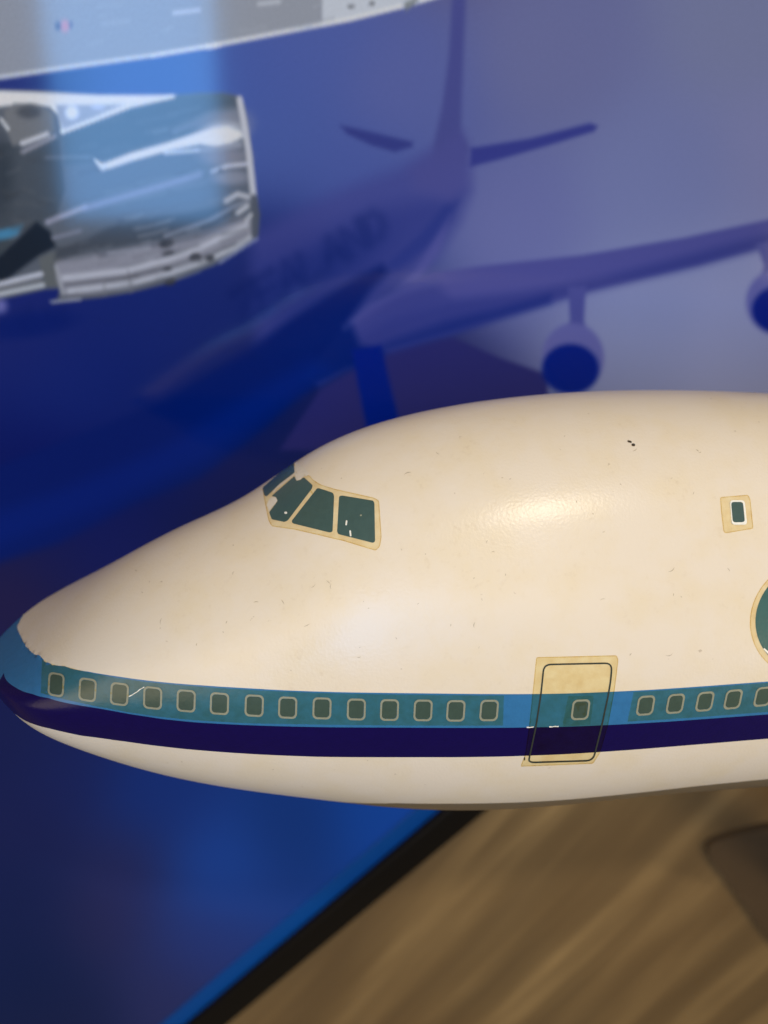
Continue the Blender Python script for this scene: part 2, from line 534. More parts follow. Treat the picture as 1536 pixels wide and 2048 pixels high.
def rr(cx, cy, w_, h_, lean, slope, r):
    base = []
    for sx, sy in ((-1, -1), (1, -1), (1, 1), (-1, 1)):
        ox, oy = sx * (w_ / 2 - r), sy * (h_ / 2 - r)
        a0 = {(-1, -1): 180, (1, -1): 270, (1, 1): 0, (-1, 1): 90}[(sx, sy)]
        for k in range(7):
            a = math.radians(a0 + 90 * k / 6)
            base.append((ox + r * math.cos(a), oy + r * math.sin(a)))
    return [(cx + x - y * lean, cy + y + x * slope) for x, y in base]


for i, (cx, cy) in enumerate(WIN):
    slope = (WIN[min(i + 1, 21)][1] - WIN[max(i - 1, 0)][1]) / (WIN[min(i + 1, 21)][0] - WIN[max(i - 1, 0)][0])
    lean = max(0.03, (cx - 640) / 3900) + (0.03 if cx < 300 else 0)
    ww = np.interp(cx, [110, 175, 300, 450, 1000, 1290, 1525], [32, 35, 37.5, 38, 37, 34.5, 33.5])
    hh = np.interp(cx, [110, 240, 440, 1000, 1290, 1525], [47, 45, 44, 42.5, 39.5, 39])
    j = lambda s: float(rng.uniform(-s, s))
    cx += j(.5); cy += j(.5)
    r_ = link('window', ring_mesh('window', rr(cx, cy, ww, hh, lean, slope, 9.5), rr(cx, cy, ww - 7.6, hh - 7.6, lean, slope, 7), 0.00012), M['ring'], plane_root)
    link('pane', patch_mesh('pane', rr(cx + j(.4), cy + j(.4), ww - 8.4, hh - 8.4, lean + j(.01), slope, 7), 0.0001, 2, 8), M['pane'], r_)

# door: film, thin dark outline and its patch
z6 = lambda pts: [(960 + x / 2.667, 1260 + y / 2.667) for x, y in pts]
door = bpy.data.objects.new('door', None); C.objects.link(door); door.parent = plane_root
door['label'] = 'front door drawn as a thin dark outline on yellowed film'
link('door_film', patch_mesh('door_film', rounded(z6([(300, 145), (728, 135), (738, 158), (716, 330), (682, 510), (640, 655), (603, 712), (215, 728), (240, 665), (262, 515), (280, 340)]), 4), 0.00008, 8), M['film_door'], door)
outl = rounded(z6([(341, 184), (703, 176), (698, 260), (685, 340), (648, 515), (603, 695), (258, 706), (266, 665), (298, 515), (325, 340)]), 14)
outl = dense(outl, 5)


def offset_loop(pl, d):
    n = len(pl); out = []
    for i in range(n):
        a = np.array(pl[i - 1]); b = np.array(pl[(i + 1) % n]); t = b - a; t = t / (np.linalg.norm(t) + 1e-9)
        out.append((pl[i][0] - t[1] * d, pl[i][1] + t[0] * d))
    return out


link('door_outline', ring_mesh('door_outline', offset_loop(outl, -1.5), offset_loop(outl, 1.5), 0.00014), M['line'], door)
link('film_patch', patch_mesh('film_patch', z6([(470, 352), (606, 350), (588, 506), (440, 512)]), 0.00010, 2), M['film_pale'], door)

# cockpit windows
zc = lambda pts: [(500 + x / 5.12, 900 + y / 5.12) for x, y in pts]
ck = bpy.data.objects.new('cockpit_glazing', None); C.objects.link(ck); ck.parent = plane_root
ck['label'] = 'row of dark slate cockpit windows on yellowed film, torn at the front'
link('decal_film', patch_mesh('decal_film', rounded(zc([(128, 392), (455, 135), (480, 240), (612, 262), (645, 305), (722, 355), (860, 398), (1270, 490), (1322, 520), (1347, 890), (1332, 985), (1288, 1032), (960, 932), (460, 816), (222, 782), (190, 720), (150, 520)]), 4), 0.00006, 9), M['film'], ck)
panes = [
    ('windscreen_pane', [(448, 118), (452, 165), (458, 232), (300, 352), (172, 476), (150, 468), (130, 388), (250, 282)], 3),
    ('windscreen_pane', [(455, 270), (476, 318), (497, 314), (520, 306), (552, 280), (642, 362), (636, 395), (388, 722), (356, 738), (226, 712), (198, 640), (286, 522), (268, 482), (222, 474)], 2.5),
    ('cockpit_pane', [(690, 392), (716, 396), (850, 440), (862, 470), (846, 836), (818, 846), (438, 752), (428, 728)], 3),
    ('cockpit_pane', [(914, 474), (945, 468), (1262, 520), (1274, 545), (1281, 936), (1262, 952), (905, 862), (893, 836)], 3)]
for nm, pl, r in panes:
    link(nm, patch_mesh(nm, rounded(zc(pl), r), 0.00012, 5, 5), M['glass'], ck)
torn = [[(452, 150), (480, 128), (560, 190), (604, 238), (590, 262), (552, 272), (520, 300), (497, 310), (478, 314), (462, 262), (458, 215)],
        [(222, 482), (264, 484), (282, 520), (246, 566), (198, 630), (172, 566), (190, 522)]]
for pl in torn:
    link('torn_patch', patch_mesh('torn_patch', zc(pl), 0.0001, 3, 5), M['torn'], ck)
for u, v, a, b, lean in ((572, 1026, 2.8, 2.2, 0), (693, 1046, 1.6, 5, .1), (701, 1067, 1.6, 6, -.1), (722, 1031, 2.0, 1.6, .2)):
    link('scratch', patch_mesh('scratch', rr(u, v, a * 2, b * 2, lean, 0, min(a, b) * .9), 0.00016, 1, 3), M['white'] if v < 1030 or v > 1040 else M['ring'], ck)

# small window of the upper deck
zu = lambda pts: [(1400 + x / 5.69, 980 + y / 5.69) for x, y in pts]
uw = link('upper_window', ring_mesh('upper_window', dense(rounded(zu([(336, 120), (500, 122), (532, 392), (362, 396)]), 7), 4), dense(rounded(zu([(346, 140), (484, 138), (506, 366), (368, 370)]), 6), 4), 0.0003, 0.00022) if False else ring_mesh('upper_window', rounded(zu([(334, 118), (500, 118), (532, 396), (358, 398)]), 7), rounded(zu([(347, 138), (484, 137), (506, 366), (366, 370)]), 6), 0.00030, 0.00025), M['white'], plane_root)
uw['label'] = 'small upper deck window with raised white surround on a yellow patch'
link('pane', patch_mesh('pane', rounded(zu([(346, 137), (485, 136), (507, 367), (365, 371)]), 6), 0.00014, 2), M['glass'], uw)
link('decal_film', patch_mesh('decal_film', rounded(zu([(228, 82), (548, 55), (572, 110), (606, 440), (292, 492), (266, 472), (238, 240)]), 4), 0.00006, 4), M['film'], uw)

# round emblem, mostly outside the picture
def ell(cx, cy, r, lean, n=72):
    return [(cx + r * math.cos(2 * math.pi * k / n) - r * math.sin(2 * math.pi * k / n) * lean, cy + r * math.sin(2 * math.pi * k / n)) for k in range(n)]


em = link('emblem', patch_mesh('emblem', ell(1617, 1236, 106, 0.07), 0.0001, 8), M['emblem'], plane_root)
em['label'] = 'dark green round emblem with a white curl'
link('decal_film', patch_mesh('decal_film', ell(1617, 1237, 117, 0.07), 0.00006, 8), M['film'], em)
curl = []
cw = []
for k in range(60):
    t = k / 59; a = math.radians(146 - 560 * t); r = 104 * (1 - t) ** 0.75 + 6
    wd = 3 + 20 * math.sin(math.pi * min(1, t * 1.15)) ** 0.8
    cu, cv = 1617 + r * math.cos(a), 1236 + r * math.sin(a)
    curl.append((cu + wd / 2 * math.cos(a) * -0, cv)); cw.append((1617 + max(r - wd, 2) * math.cos(a), 1236 + max(r - wd, 2) * math.sin(a)))
link('curl', strip_mesh('curl', curl, cw, 0.00014, 2), M['white'], em)

# the rims of the yellowed films have darkened
CKO = dense(rounded(zc([(128, 392), (455, 135), (480, 240), (612, 262), (645, 305), (722, 355), (860, 398), (1270, 490), (1322, 520), (1347, 890), (1332, 985), (1288, 1032), (960, 932), (460, 816), (222, 782), (190, 720), (150, 520)]), 4), 5)
DRO = dense(rounded(z6([(300, 145), (728, 135), (738, 158), (716, 330), (682, 510), (640, 655), (603, 712), (215, 728), (240, 665), (262, 515), (280, 340)]), 4), 5)
UWO = dense(rounded(zu([(228, 82), (548, 55), (572, 110), (606, 440), (292, 492), (266, 472), (238, 240)]), 4), 5)
for pl, par in ((CKO, ck), (DRO, door), (UWO, uw), (ell(1617, 1237, 117, 0.07), em)):
    inner = offset_loop(pl, 1.7)
    cen = np.mean(np.array(pl), 0)
    if np.linalg.norm(np.array(inner) - cen, axis=1).mean() > np.linalg.norm(np.array(pl) - cen, axis=1).mean(): inner = offset_loop(pl, -1.7)
    link('film_edge', ring_mesh('film_edge', pl, inner, 0.00009, 0.00003), M['film_edge'], par)

# marks on the paint
for u, v, a, b, s in ((1259, 883.5, 4.2, 2.0, .25), (1266.5, 890, 3.6, 2.6, .1), (1049, 1503 + 14, 1.2, 3.2, 0)):
    link('paint_chip', patch_mesh('paint_chip', rr(u, v, a * 2, b * 2, 0, s, min(a, b) * .95), 0.00012, 1, 3), M['grime'], plane_root)
for pl in ([(258, 1393), (271, 1386), (280, 1379), (289, 1374)], [(1053, 1454), (1062, 1454), (1067, 1453.5)], [(1098, 1453), (1107, 1452.6), (1117, 1452)]):
    q = dense(pl, 3, False)
    link('scuff', strip_mesh('scuff', [(a, b - 1.0 - .5 * math.sin(i * 2.1)) for i, (a, b) in enumerate(q)], [(a, b + 1.0 + .4 * math.sin(i * 1.3)) for i, (a, b) in enumerate(q)], 0.00016, 1), M['white'], plane_root)

hb = bmesh.new()
for k in range(70):
    u, v = rng.uniform(260, 1500), rng.uniform(840, 1350)
    if v < 1240 - 0.38 * u or (500 < u < 790 and 900 < v < 1115) or (1050 < u < 1240 and v > 1290) or (1420 < u and 970 < v < 1080) or (u > 1480 and v > 1120): continue
    a = rng.uniform(0, 6.28); bend = rng.uniform(-.5, .5); L_ = rng.uniform(3, 7) if k % 3 else rng.uniform(8, 16); wd = rng.uniform(.45, .9)
    prev = None
    for t in range(5):
        f = wd * (1 - abs(t - 2) / 2.6)
        l = hb.verts.new(on_body(u - math.sin(a) * f, v + math.cos(a) * f, 0.00008)); r = hb.verts.new(on_body(u + math.sin(a) * f, v - math.cos(a) * f, 0.00008))
        if prev: hb.faces.new((prev[0], prev[1], r, l))
        prev = (l, r); u += math.cos(a) * L_ / 4; v += math.sin(a) * L_ / 4; a += bend
orient(hb)
hm = link('hair_scratches', bm_mesh('hair_scratches', hb), paint('faint_brown_mark', (0.50, 0.40, 0.26), 0.5), plane_root); hm['kind'] = 'stuff'; hm['label'] = 'fine brown hair marks and scratches scattered over the cream paint'

# ------------------------------------------------------------------ the printed panel
A = math.radians(46.33)
e1 = np.array([math.cos(A), 0, math.sin(A)]); e2 = np.array([-math.sin(A), 0, math.cos(A)])
PT = 0.006                                   # panel thickness
YP = YW - PT - 0.002
SW = 0.015
P0 = on_wall(370, 2048, YP) + e2 * (SW + 0.001)
A0, A1, B1 = -0.16, 0.86, 0.60
panel = bpy.data.objects.new('picture_panel', None); C.objects.link(panel); panel.location = P0
panel.rotation_euler = (0, -A, 0)
tag(panel, 'glossy blue printed panel showing a jet airliner, black rail along its slanted edge', 'picture panel')

STEP = 0.00105
na, nb = int((A1 - A0) / STEP) + 1, int(B1 / STEP) + 1
ga, gb = np.meshgrid(np.linspace(A0, A1, na), np.linspace(0, B1, nb), indexing='ij')
W3 = P0 + ga[..., None] * e1 + gb[..., None] * e2
D3 = W3 - CAM; dep = D3 @ CF
PU = (768 + FPX * (D3 @ CR) / dep).ravel(); PV = (1024 - FPX * (D3 @ CU) / dep).ravel()

BASE = [((600, 100), (74, 86, 150)), ((1100, 100), (98, 99, 143)), ((1500, 40), (108, 110, 146)), ((1300, 350), (104, 108, 154)), ((700, 350), (72, 84, 150)),  # greyer tones at upper right put the room's glare into the ink
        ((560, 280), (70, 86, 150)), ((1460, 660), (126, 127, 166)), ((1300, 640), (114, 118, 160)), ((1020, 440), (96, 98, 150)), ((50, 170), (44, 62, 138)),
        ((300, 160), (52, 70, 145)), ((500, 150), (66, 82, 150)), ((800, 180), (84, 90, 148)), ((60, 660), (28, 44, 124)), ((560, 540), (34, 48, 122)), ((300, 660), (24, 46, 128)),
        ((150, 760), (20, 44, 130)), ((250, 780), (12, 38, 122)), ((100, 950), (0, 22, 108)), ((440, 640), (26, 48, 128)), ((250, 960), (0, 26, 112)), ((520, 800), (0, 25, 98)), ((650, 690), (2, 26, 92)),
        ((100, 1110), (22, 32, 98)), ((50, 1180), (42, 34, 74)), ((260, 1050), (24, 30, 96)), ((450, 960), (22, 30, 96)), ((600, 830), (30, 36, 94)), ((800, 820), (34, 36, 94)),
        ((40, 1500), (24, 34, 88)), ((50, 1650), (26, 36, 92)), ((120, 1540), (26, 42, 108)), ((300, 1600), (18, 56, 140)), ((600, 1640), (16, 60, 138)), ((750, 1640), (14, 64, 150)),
        ((200, 1850), (42, 44, 92)), ((250, 1740), (42, 46, 100)), ((420, 1740), (22, 66, 152)), ((400, 1880), (38, 60, 135)), ((80, 1950), (10, 34, 88)), ((60, 1800), (18, 36, 92)), ((330, 2000), (42, 50, 104)), ((150, 2040), (18, 34, 84)),  # lower-left darks put the photographer's reflection into the ink
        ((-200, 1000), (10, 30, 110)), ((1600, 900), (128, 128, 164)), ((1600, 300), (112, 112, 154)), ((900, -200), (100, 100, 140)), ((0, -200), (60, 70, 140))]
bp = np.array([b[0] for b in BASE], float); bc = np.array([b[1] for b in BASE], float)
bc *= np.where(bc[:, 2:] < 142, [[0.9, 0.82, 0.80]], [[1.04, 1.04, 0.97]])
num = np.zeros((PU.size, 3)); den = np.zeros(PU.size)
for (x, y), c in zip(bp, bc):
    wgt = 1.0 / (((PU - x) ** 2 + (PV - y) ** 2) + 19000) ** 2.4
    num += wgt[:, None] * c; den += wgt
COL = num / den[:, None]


def paint_mask(alpha, color):
    global COL
    COL += (alpha[:, None]) * (np.asarray(color, float) - COL)


def seg_dist(px, py, a, b):
    a = np.array(a, float); b = np.array(b, float); d = b - a; L2 = max(d @ d, 1e-9)
    t = np.clip(((px - a[0]) * d[0] + (py - a[1]) * d[1]) / L2, 0, 1)
    return np.hypot(px - a[0] - t * d[0], py - a[1] - t * d[1]), t


def area(poly, color, blur=4.0, alpha=1.0):
    blur = max(blur, 3.5)
    q = np.array(poly, float); m = blur * 1.6 + 2
    sel = (PU > q[:, 0].min() - m) & (PU < q[:, 0].max() + m) & (PV > q[:, 1].min() - m) & (PV < q[:, 1].max() + m)
    ix = np.nonzero(sel)[0]
    if not len(ix): return
    px, py = PU[ix], PV[ix]; d = np.full(px.size, 1e9); ins = np.zeros(px.size, bool); n = len(q)
    for i in range(n):
        a, b = q[i], q[(i + 1) % n]
        d = np.minimum(d, seg_dist(px, py, a, b)[0])
        cr = ((a[1] > py) != (b[1] > py)) & (px < (b[0] - a[0]) * (py - a[1]) / (b[1] - a[1] + 1e-12) + a[0])
        ins ^= cr
    sd = np.where(ins, d, -d)
    t = np.clip(.5 + sd / (2 * blur), 0, 1); t = t * t * (3 - 2 * t) * alpha
    cc = np.asarray(color, float)
    COL[ix] += t[:, None] * (cc - COL[ix])


def stroke(pts, w_, color, blur=3.0, alpha=1.0, taper=False):
    blur = max(blur, 3.5)
    q = np.array(pts, float); m = w_ + blur * 1.6 + 2
    sel = (PU > q[:, 0].min() - m) & (PU < q[:, 0].max() + m) & (PV > q[:, 1].min() - m) & (PV < q[:, 1].max() + m)
    ix = np.nonzero(sel)[0]
    if not len(ix): return
    px, py = PU[ix], PV[ix]; d = np.full(px.size, 1e9)
    for i in range(len(q) - 1): d = np.minimum(d, seg_dist(px, py, q[i], q[i + 1])[0])
    t = np.clip(.5 + (w_ / 2 - d) / (2 * blur), 0, 1); t = t * t * (3 - 2 * t) * alpha
    COL[ix] += t[:, None] * (np.asarray(color, float) - COL[ix])


def spot(cx, cy, rx, ry, color, soft=0.5, alpha=1.0, rot=0.0):
    ca, sa = math.cos(rot), math.sin(rot)
    x = (PU - cx) * ca + (PV - cy) * sa; y = -(PU - cx) * sa + (PV - cy) * ca
    r = np.hypot(x / rx, y / ry); ix = np.nonzero(r < 1 + soft)[0]
    t = np.clip((1 + soft - r[ix]) / (2 * soft), 0, 1); t = t * t * (3 - 2 * t) * alpha
    COL[ix] += t[:, None] * (np.asarray(color, float) - COL[ix])


# --- the jet in the sky of the print
area([(935, 330), (940, 380), (918, 440), (880, 505), (838, 560), (770, 600), (700, 655), (620, 690), (520, 700), (500, 470), (600, 418), (700, 372), (800, 336), (870, 300)], (66, 68, 128), 26, .75)
area([(925, 385), (905, 440), (860, 500), (800, 560), (700, 650), (600, 700), (515, 700), (510, 520), (620, 480), (740, 420), (840, 400)], (46, 54, 118), 34, .7)
area([(918, 400), (900, 440), (860, 490), (790, 545), (770, 530), (840, 470), (890, 410)], (38, 50, 116), 9, .7)
area([(900, 430), (880, 500), (838, 562), (790, 580), (830, 540)], (84, 82, 140), 9, .6)
area([(907, -60), (934, -60), (929, 60), (924, 180), (922, 262), (938, 296), (930, 330), (866, 330), (868, 286), (884, 215), (898, 110)], (70, 72, 126), 8)
area([(866, 300), (922, 262), (940, 300), (938, 372), (900, 400), (830, 380), (820, 340)], (74, 74, 130), 22, .85)
area([(680, 251), (704, 255), (768, 270), (826, 284), (824, 294), (790, 304), (744, 291), (694, 268)], (52, 58, 118), 6)
area([(942, 296), (1060, 277), (1180, 246), (1196, 252), (1188, 263), (1100, 290), (1000, 319), (940, 334)], (52, 56, 122), 5)
# triangle of the far wing under the near one
area([(905, 675), (1000, 716), (1094, 748), (1100, 900), (560, 900), (640, 780), (768, 700)], (36, 36, 92), 6)
# near wing
WU = [(862, 546), (961, 532), (1165, 510), (1369, 475), (1560, 434)]
WL = [(1560, 486), (1398, 531), (1177, 583), (990, 639), (902, 668), (768, 706)]
area([(690, 650), (740, 610), (800, 580)] + WU + WL + [(700, 736), (640, 770), (600, 760)], (70, 70, 128), 5)
area([(690, 690), (780, 640), (900, 600), (1040, 585), (1200, 556), (1380, 510), (1560, 462)] + WL + [(700, 736), (640, 770)], (46, 52, 114), 16, .9)
area([(690, 720), (780, 680), (900, 640), (1000, 618), (1100, 590)] + [(1100, 606), (990, 639), (902, 668), (768, 706), (700, 736)], (20, 36, 104), 14, .8)
area([(700, 655), (790, 590), (870, 560), (900, 600), (800, 650), (720, 716), (690, 700)], (46, 52, 114), 18, .6)
# pylons and engines
area([(1136, 575), (1172, 572), (1168, 640), (1174, 668), (1132, 668), (1140, 640)], (66, 68, 126), 5)
spot(1146, 716, 62, 70, (86, 86, 140), .10)
spot(1141, 738, 57, 50, (0, 24, 108), .12)
area([(1512, 488), (1560, 478), (1560, 570), (1520, 570), (1528, 530)], (70, 72, 128), 5)
spot(1556, 604, 64, 66, (88, 88, 142), .10)
spot(1562, 620, 58, 48, (0, 24, 108), .12)
# dark belly, gear leg and belly line of the jet
area([(-200, 1000), (0, 932), (180, 862), (330, 800), (500, 696), (585, 634), (650, 592), (721, 549), (763, 530), (777, 544), (742, 580), (700, 640), (720, 690), (768, 706), (700, 738), (640, 768), (590, 800), (500, 880), (400, 955), (260, 1012), (120, 1085), (0, 1124), (-200, 1130)], (0, 25, 92), 13, .93)
area([(-100, 1060), (120, 980), (320, 900), (480, 800), (620, 720), (660, 740), (560, 810), (420, 920), (240, 1000), (0, 1090)], (0, 32, 112), 24, .5)
stroke([(690, 655), (735, 612), (800, 582), (870, 566)], 10, (70, 74, 132), 10, .45)
area([(704, 700), (762, 690), (778, 760), (797, 838), (800, 900), (740, 900), (730, 838), (716, 770)], (0, 24, 108), 7)
# faded lettering along its flank
LET = (8, 27, 88)
def letter(strokes, ox, oy, sc, al):
    for s in strokes:
        stroke([(ox + sc * (x * .82 + y * .30), oy + sc * (-x * .52 + y * .86)) for x, y in s], 17, LET, 16, al * .55)
GL = {'N': [[(0, 1), (0, 0), (.7, 1), (.7, 0)]], 'E': [[(.6, 0), (0, 0), (0, 1), (.6, 1)], [(0, .5), (.5, .5)]], 'W': [[(0, 0), (.2, 1), (.4, .3), (.6, 1), (.8, 0)]],
      'Z': [[(0, 0), (.65, 0), (0, 1), (.65, 1)]], 'A': [[(0, 1), (.35, 0), (.7, 1)], [(.15, .65), (.55, .65)]], 'L': [[(0, 0), (0, 1), (.55, 1)]],
      'D': [[(0, 0), (0, 1), (.4, 1), (.65, .7), (.65, .3), (.4, 0), (0, 0)]], 'I': [[(0, 0), (0, 1)]], 'R': [[(0, 1), (0, 0), (.5, 0), (.6, .25), (.5, .5), (0, .5), (.6, 1)]]}
ox = 0
for i, ch in enumerate("ZEALAND"):
    t = i / 6
    letter(GL[ch], 466 + 262 * t ** 1.0, 588 - 150 * t, 66 - 14 * t, .95 - .35 * t)
for i, ch in enumerate("NEW"):
    letter(GL[ch], -20 + 58 * i, 640 - 10 * i, 40, .6)
spot(60, 650, 90, 24, (0, 26, 96), .5, .7, -.15)
spot(610, 560, 160, 44, (20, 38, 104), .6, .5, -.52)

# --- light grey belly of the nearer aircraft along the top
BEL = [(-200, 182), (0, 157), (150, 136), (300, 115), (430, 93), (550, 70), (700, 41), (820, 11), (900, -14)]
area(BEL + [(900, -300), (-200, -300)], (140, 140, 144), 3)
area([(644, -300), (644, 52), (700, 41), (820, 11), (900, -14), (900, -300)], (188, 187, 186), 3)
area([(400, -300), (400, 92), (430, 90), (550, 66), (640, 50), (640, -300)], (146, 145, 146), 8, .6)
stroke([(0, 155), (150, 133), (300, 112), (430, 90), (550, 67), (700, 38), (820, 8), (900, -16)], 7, (222, 221, 228), 2.5)
stroke([(0, 158), (150, 137), (300, 116)], 5, (70, 80, 120), 3, .5)
spot(425, 92, 16, 5, (240, 235, 232), .5, .9, -.15)
stroke([(348, 26), (398, 20)], 8, (190, 190, 196), 3, .8)
stroke([(518, 8), (560, 3)], 8, (190, 188, 186), 3, .8)
spot(702, 13, 7, 4, (96, 96, 98), .5, .9, -.2); spot(744, 7, 6, 4, (96, 96, 98), .5, .9, -.2)
area([(806, 6), (834, -6), (838, 2), (812, 22)], (120, 122, 118), 3, .9)
spot(130, 52, 9, 12, (196, 130, 140), .6, .8); spot(116, 52, 6, 9, (70, 80, 110), .6, .7); spot(142, 50, 4, 8, (80, 90, 120), .6, .6)
for k in range(26):
    a = rng.uniform(0, 640); b = rng.uniform(-40, 120) * (1 - a / 1100)
    stroke([(a, b), (a + rng.uniform(10, 60), b - rng.uniform(2, 10))], rng.uniform(2, 6), (150 + rng.uniform(-14, 18),) * 3, 4, .5)

# --- jet engine of the nearer aircraft
ENG = [(-60, 176), (0, 180), (100, 182), (170, 190), (280, 194), (351, 190), (400, 186), (447, 186), (474, 191), (487, 206), (494, 237), (504, 305), (509, 371), (514, 418), (514, 467), (506, 481), (471, 507), (424, 532), (354, 560), (260, 584), (199, 595), (103, 605), (119, 597), (117, 577), (89, 579), (0, 599), (-60, 610)]
area(ENG, (92, 94, 98), 2.5)
area([(360, 192), (440, 188), (472, 195), (482, 240), (486, 262), (400, 260), (300, 290), (200, 320), (130, 330), (122, 268), (260, 214)], (78, 84, 88), 8)
area([(120, 340), (200, 335), (330, 305), (480, 290), (500, 390), (440, 400), (330, 430), (240, 445), (130, 400)], (92, 95, 102), 10, .8)
area([(-60, 290), (20, 285), (60, 300), (118, 270), (130, 380), (110, 440), (75, 450), (0, 480), (-60, 480)], (72, 76, 80), 5)
spot(0, 350, 26, 80, (50, 56, 62), .7, .8)
area([(-60, 510), (0, 508), (30, 482), (72, 442), (100, 462), (112, 494), (78, 512), (40, 540), (0, 572), (-60, 590)], (26, 34, 44), 6)
area([(-60, 470), (0, 460), (46, 450), (34, 470), (0, 484), (-60, 490)], (70, 124, 150), 5)
area([(-60, 480), (30, 478), (0, 512), (-60, 515)], (58, 64, 66), 5, .8)
area([(78, 516), (112, 500), (122, 520), (118, 574), (90, 572), (84, 548)], (98, 98, 94), 4)
# pylon wedge
area([(-60, 180), (60, 184), (200, 190), (352, 190), (344, 196), (262, 210), (124, 268), (118, 232), (100, 214), (60, 206), (8, 212), (-60, 220)], (216, 213, 208), 3)
area([(112, 210), (248, 209), (128, 260), (118, 240)], (150, 150, 158), 4)
spot(144, 225, 13, 14, (222, 222, 230), .5, .9)
spot(196, 214, 14, 6, (190, 192, 205), .5, .7)
area([(8, 222), (30, 206), (75, 210), (106, 226), (108, 262), (26, 292), (14, 262)], (112, 110, 108), 4)
spot(58, 224, 24, 13, (78, 78, 80), .45)
stroke([(2, 238), (16, 258)], 6, (202, 198, 192), 3)
stroke([(124, 264), (200, 236), (262, 212), (345, 193)], 6, (226, 227, 236), 2.5)
stroke([(44, 287), (95, 268)], 8, (206, 200, 198), 2.5)
stroke([(45, 304), (110, 273)], 7, (150, 145, 148), 3)
stroke([(90, 315), (180, 314)], 4, (150, 150, 158), 3, .5)
# streaks of light printed on the cowl
spot(447, 256, 48, 30, (150, 145, 150), .7, .8, -.25)
area([(188, 318), (203, 342), (262, 322), (340, 300), (400, 288), (432, 292), (462, 285), (487, 271), (478, 262), (455, 254), (430, 256), (400, 264), (340, 284), (260, 307), (206, 328)], (236, 235, 236), 3.5)
spot(446, 268, 34, 16, (236, 234, 232), .9, .8, -.1)
stroke([(400, 300), (440, 298), (480, 290)], 9, (176, 173, 178), 6, .7)
stroke([(405, 312), (492, 306)], 5, (112, 110, 116), 4, .7)
stroke([(350, 262), (420, 232), (470, 225)], 12, (128, 126, 132), 9, .6)
stroke([(330, 306), (395, 300)], 6, (214, 214, 220), 3, .9)
spot(450, 315, 44, 18, (134, 128, 132), .6, .8)
stroke([(424, 343), (455, 332), (494, 328)], 6, (206, 201, 208), 3)
spot(442, 342, 6, 5, (66, 66, 70), .5, .9)
spot(462, 355, 36, 14, (140, 137, 142), .6, .8)
stroke([(95, 444), (170, 414)], 9, (160, 155, 165), 4)
stroke([(170, 416), (260, 390), (330, 370), (398, 349)], 12, (142, 142, 164), 7, .8)
stroke([(106, 476), (160, 462)], 6, (132, 130, 138), 3)
area([(240, 442), (380, 426), (440, 412), (474, 418), (430, 452), (330, 476), (200, 500), (110, 520), (112, 496), (170, 480)], (70, 72, 76), 8)
stroke([(452, 402), (475, 388), (497, 394)], 9, (186, 181, 179), 4)
stroke([(330, 472), (420, 440), (465, 415), (495, 403)], 6, (136, 135, 140), 3)
area([(112, 524), (200, 508), (330, 482), (420, 462), (470, 442), (500, 432), (506, 470), (440, 512), (350, 548), (250, 577), (132, 598), (114, 560)], (142, 137, 140), 6)
stroke([(475, 426), (495, 412)], 8, (192, 187, 184), 3); stroke([(493, 441), (502, 430)], 7, (196, 191, 187), 3)
stroke([(200, 512), (330, 487), (400, 472), (470, 440)], 8, (104, 102, 106), 4)
stroke([(216, 507), (300, 495)], 4, (156, 153, 156), 2.5)
stroke([(128, 556), (255, 541), (330, 521), (400, 496), (460, 466), (492, 452)], 11, (198, 192, 190), 5, .85)
stroke([(130, 570), (255, 554), (350, 531), (420, 509), (470, 488)], 6, (104, 101, 102), 3)
stroke([(138, 582), (260, 567), (340, 547), (400, 527), (470, 496), (502, 474)], 8, (202, 197, 193), 4.5, .85)
stroke([(118, 595), (200, 590), (262, 581), (350, 559)], 6, (96, 95, 96), 3)
stroke([(103, 604), (160, 598)], 4, (170, 166, 166), 2)
stroke([(112, 532), (126, 588)], 5, (168, 163, 160), 3)
stroke([(-40, 576), (0, 568), (82, 548)], 9, (200, 195, 195), 3); stroke([(-40, 582), (0, 577), (80, 560)], 6, (122, 118, 115), 3)
stroke([(-40, 594), (0, 588), (86, 570)], 8, (194, 190, 184), 3)
stroke([(257, 544), (263, 584)], 3, (112, 108, 110), 2, .8); stroke([(207, 556), (210, 590)], 2.5, (120, 116, 116), 2, .7)
for x, y, a, b in ((333, 487, 15, 9), (337, 507, 13, 5), (390, 515, 12, 9), (420, 516, 9, 6), (335, 537, 10, 5), (340, 563, 12, 8)):
    spot(x, y, a, b, (56, 55, 58), .35, .92, -.2)
for k in range(90):
    u = rng.uniform(110, 500); v_ = rng.uniform(430, 590) - 0.22 * (u - 120) + 20
    L_ = rng.uniform(14, 70); g = rng.uniform(60, 200)
    if v_ > 600 - 0.0007 * (u - 100) ** 2 or v_ < 432: continue
    stroke([(u, v_), (u + L_ * .5, v_ - L_ * .10), (u + L_, v_ - L_ * .26)], rng.uniform(2, 6), (g, g * .985, g * .985), 4, rng.uniform(.15, .45))
for k in range(46):
    u = rng.uniform(120, 470); v_ = rng.uniform(215, 420); L_ = rng.uniform(20, 90); g = rng.uniform(70, 150)
    stroke([(u, v_), (min(u + L_, 485), v_ - L_ * .2)], rng.uniform(2, 9), (g, g, g * 1.03), 6, rng.uniform(.1, .3))
for k in range(30):
    u = rng.uniform(-20, 90); v_ = rng.uniform(300, 470); g = rng.uniform(50, 105)
    stroke([(u, v_), (u + rng.uniform(10, 40), v_ - rng.uniform(-6, 12))], rng.uniform(3, 8), (g, g, g), 5, rng.uniform(.15, .4))
LIP = [(479, 198), (487, 240), (497, 300), (504, 362), (508, 402)]
stroke(LIP, 12, (188, 183, 182), 3.5); stroke([(508, 396), (513, 430), (510, 470)], 14, (82, 84, 90), 4)
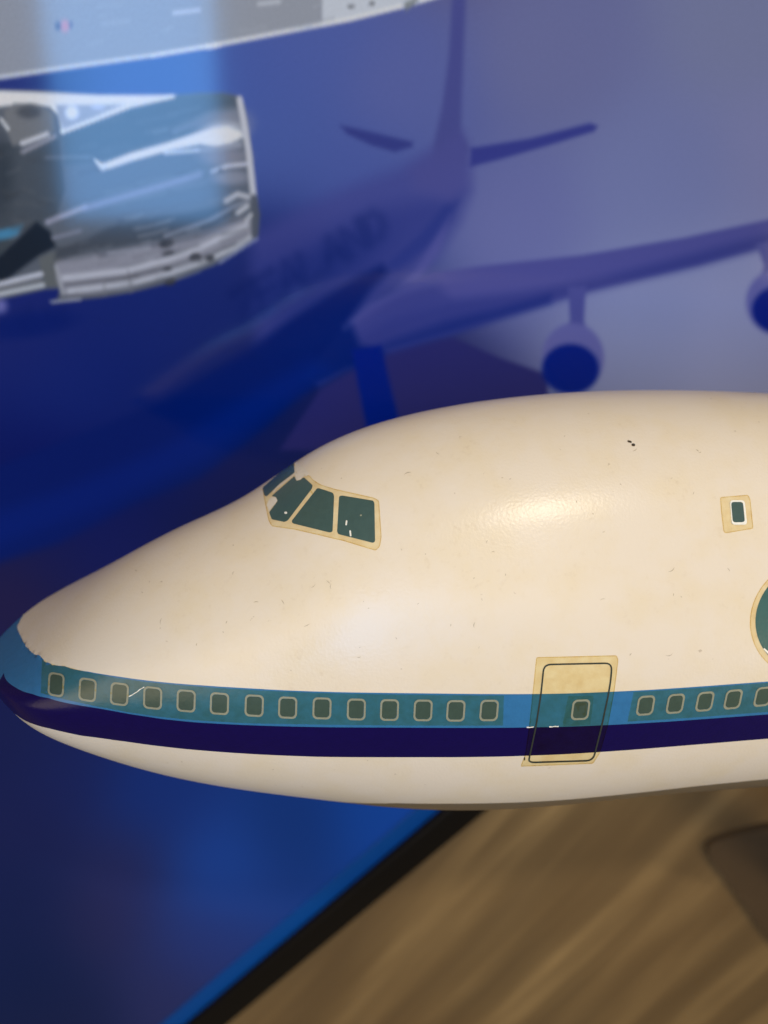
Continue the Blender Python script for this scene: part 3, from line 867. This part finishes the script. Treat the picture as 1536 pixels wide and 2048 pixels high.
stroke([(514, 478), (500, 486), (440, 524)], 5, (150, 152, 175), 3, .8)
spot(0, 612, 14, 14, (130, 122, 170), .8, .8)

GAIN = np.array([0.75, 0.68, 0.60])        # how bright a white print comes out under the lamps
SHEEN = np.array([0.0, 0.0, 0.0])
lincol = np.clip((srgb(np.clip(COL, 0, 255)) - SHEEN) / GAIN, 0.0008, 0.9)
nvert = na * nb
me = bpy.data.meshes.new('print')
me.vertices.add(nvert)
co = np.stack([ga.ravel(), np.zeros(nvert), gb.ravel()], -1)
me.vertices.foreach_set('co', co.ravel().astype(np.float32))
idx = np.arange(nvert).reshape(na, nb)
quads = np.stack([idx[:-1, :-1], idx[1:, :-1], idx[1:, 1:], idx[:-1, 1:]], -1).reshape(-1, 4)
nf = len(quads)
me.loops.add(nf * 4); me.polygons.add(nf)
me.loops.foreach_set('vertex_index', quads.ravel().astype(np.int32))
me.polygons.foreach_set('loop_start', (np.arange(nf) * 4).astype(np.int32))
me.update(calc_edges=True)
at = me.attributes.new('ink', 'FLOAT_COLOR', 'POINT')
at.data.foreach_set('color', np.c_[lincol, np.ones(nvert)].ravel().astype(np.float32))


def print_mat():
    t = NT('glossy_print')
    a = t.new('ShaderNodeAttribute', attribute_name='ink')
    v = t.coord(); n = t.noise(v, 1500, 2, .6)
    c = t.mix(1.0, a.outputs['Color'], t.ramp(n, [(0.2, (.80, .80, .80)), (0.8, (1.18, 1.18, 1.18))]), 'MULTIPLY')
    t.link(c, t.b.inputs['Base Color'])
    t.b.inputs['Roughness'].default_value = 0.09
    t.b.inputs['Specular IOR Level'].default_value = 0.36
    return t.m


pm = print_mat()
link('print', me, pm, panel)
link('backing_board', bm_mesh('backing_board', box_bm(A0, A1, 0.0015, PT, 0, B1), False), M['black'], panel)
link('edge_strip', bm_mesh('edge_strip', box_bm(A0, A1, -0.0012, PT, -SW, 0.0, 0.0006), False), M['strip'], panel)
RW = 0.0245
link('rail', bm_mesh('rail', box_bm(A0 - RW, A1 + RW, -0.007, PT, -SW - RW, -SW, 0.0025)), M['black'], panel)
link('rail', bm_mesh('rail', box_bm(A0 - RW, A1 + RW, -0.007, PT, B1, B1 + RW, 0.0025)), M['black'], panel)
link('rail', bm_mesh('rail', box_bm(A0 - RW, A0, -0.007, PT, -SW, B1, 0.0025)), M['black'], panel)
link('rail', bm_mesh('rail', box_bm(A1, A1 + RW, -0.007, PT, -SW, B1, 0.0025)), M['black'], panel)

# ------------------------------------------------------------------ bracket for the shadow on the wood: an added plate and arm
br = bpy.data.objects.new('shadow_standin', None); C.objects.link(br)
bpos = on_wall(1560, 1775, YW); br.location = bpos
tag(br, 'added dark bracket on the wooden wall at the lower right, under the model', 'standin')
shadow_outline = [(1402, 1682), (1424, 1724), (1468, 1778), (1510, 1842), (1556, 1900), (1690, 1905), (1690, 1640), (1530, 1644), (1452, 1662)]
gp = [Vector(on_wall(u, v, YW)) - Vector(bpos) for u, v in rounded(shadow_outline, 22)]
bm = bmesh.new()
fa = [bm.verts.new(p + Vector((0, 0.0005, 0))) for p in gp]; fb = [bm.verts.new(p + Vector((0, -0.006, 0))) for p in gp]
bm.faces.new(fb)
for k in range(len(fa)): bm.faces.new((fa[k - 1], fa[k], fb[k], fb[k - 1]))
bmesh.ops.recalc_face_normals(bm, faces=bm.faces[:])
pl = link('shadow_plate', bm_mesh('shadow_plate', bm, False), M['standin'], br)
end = Vector((12.5 * S, 0, -3.75 * S + Z0)) - Vector(bpos)
st_ = Vector((0.03, -0.010, 0.0)); dv = end - st_
bm = bmesh.new()
bmesh.ops.create_cone(bm, cap_ends=True, segments=24, radius1=0.014, radius2=0.009, depth=dv.length)
bmesh.ops.transform(bm, matrix=Matrix.Translation((st_ + end) / 2) @ dv.to_track_quat('Z', 'Y').to_matrix().to_4x4(), verts=bm.verts)
link('standin_arm', bm_mesh('standin_arm', bm), M['standin'], br)
body.free()
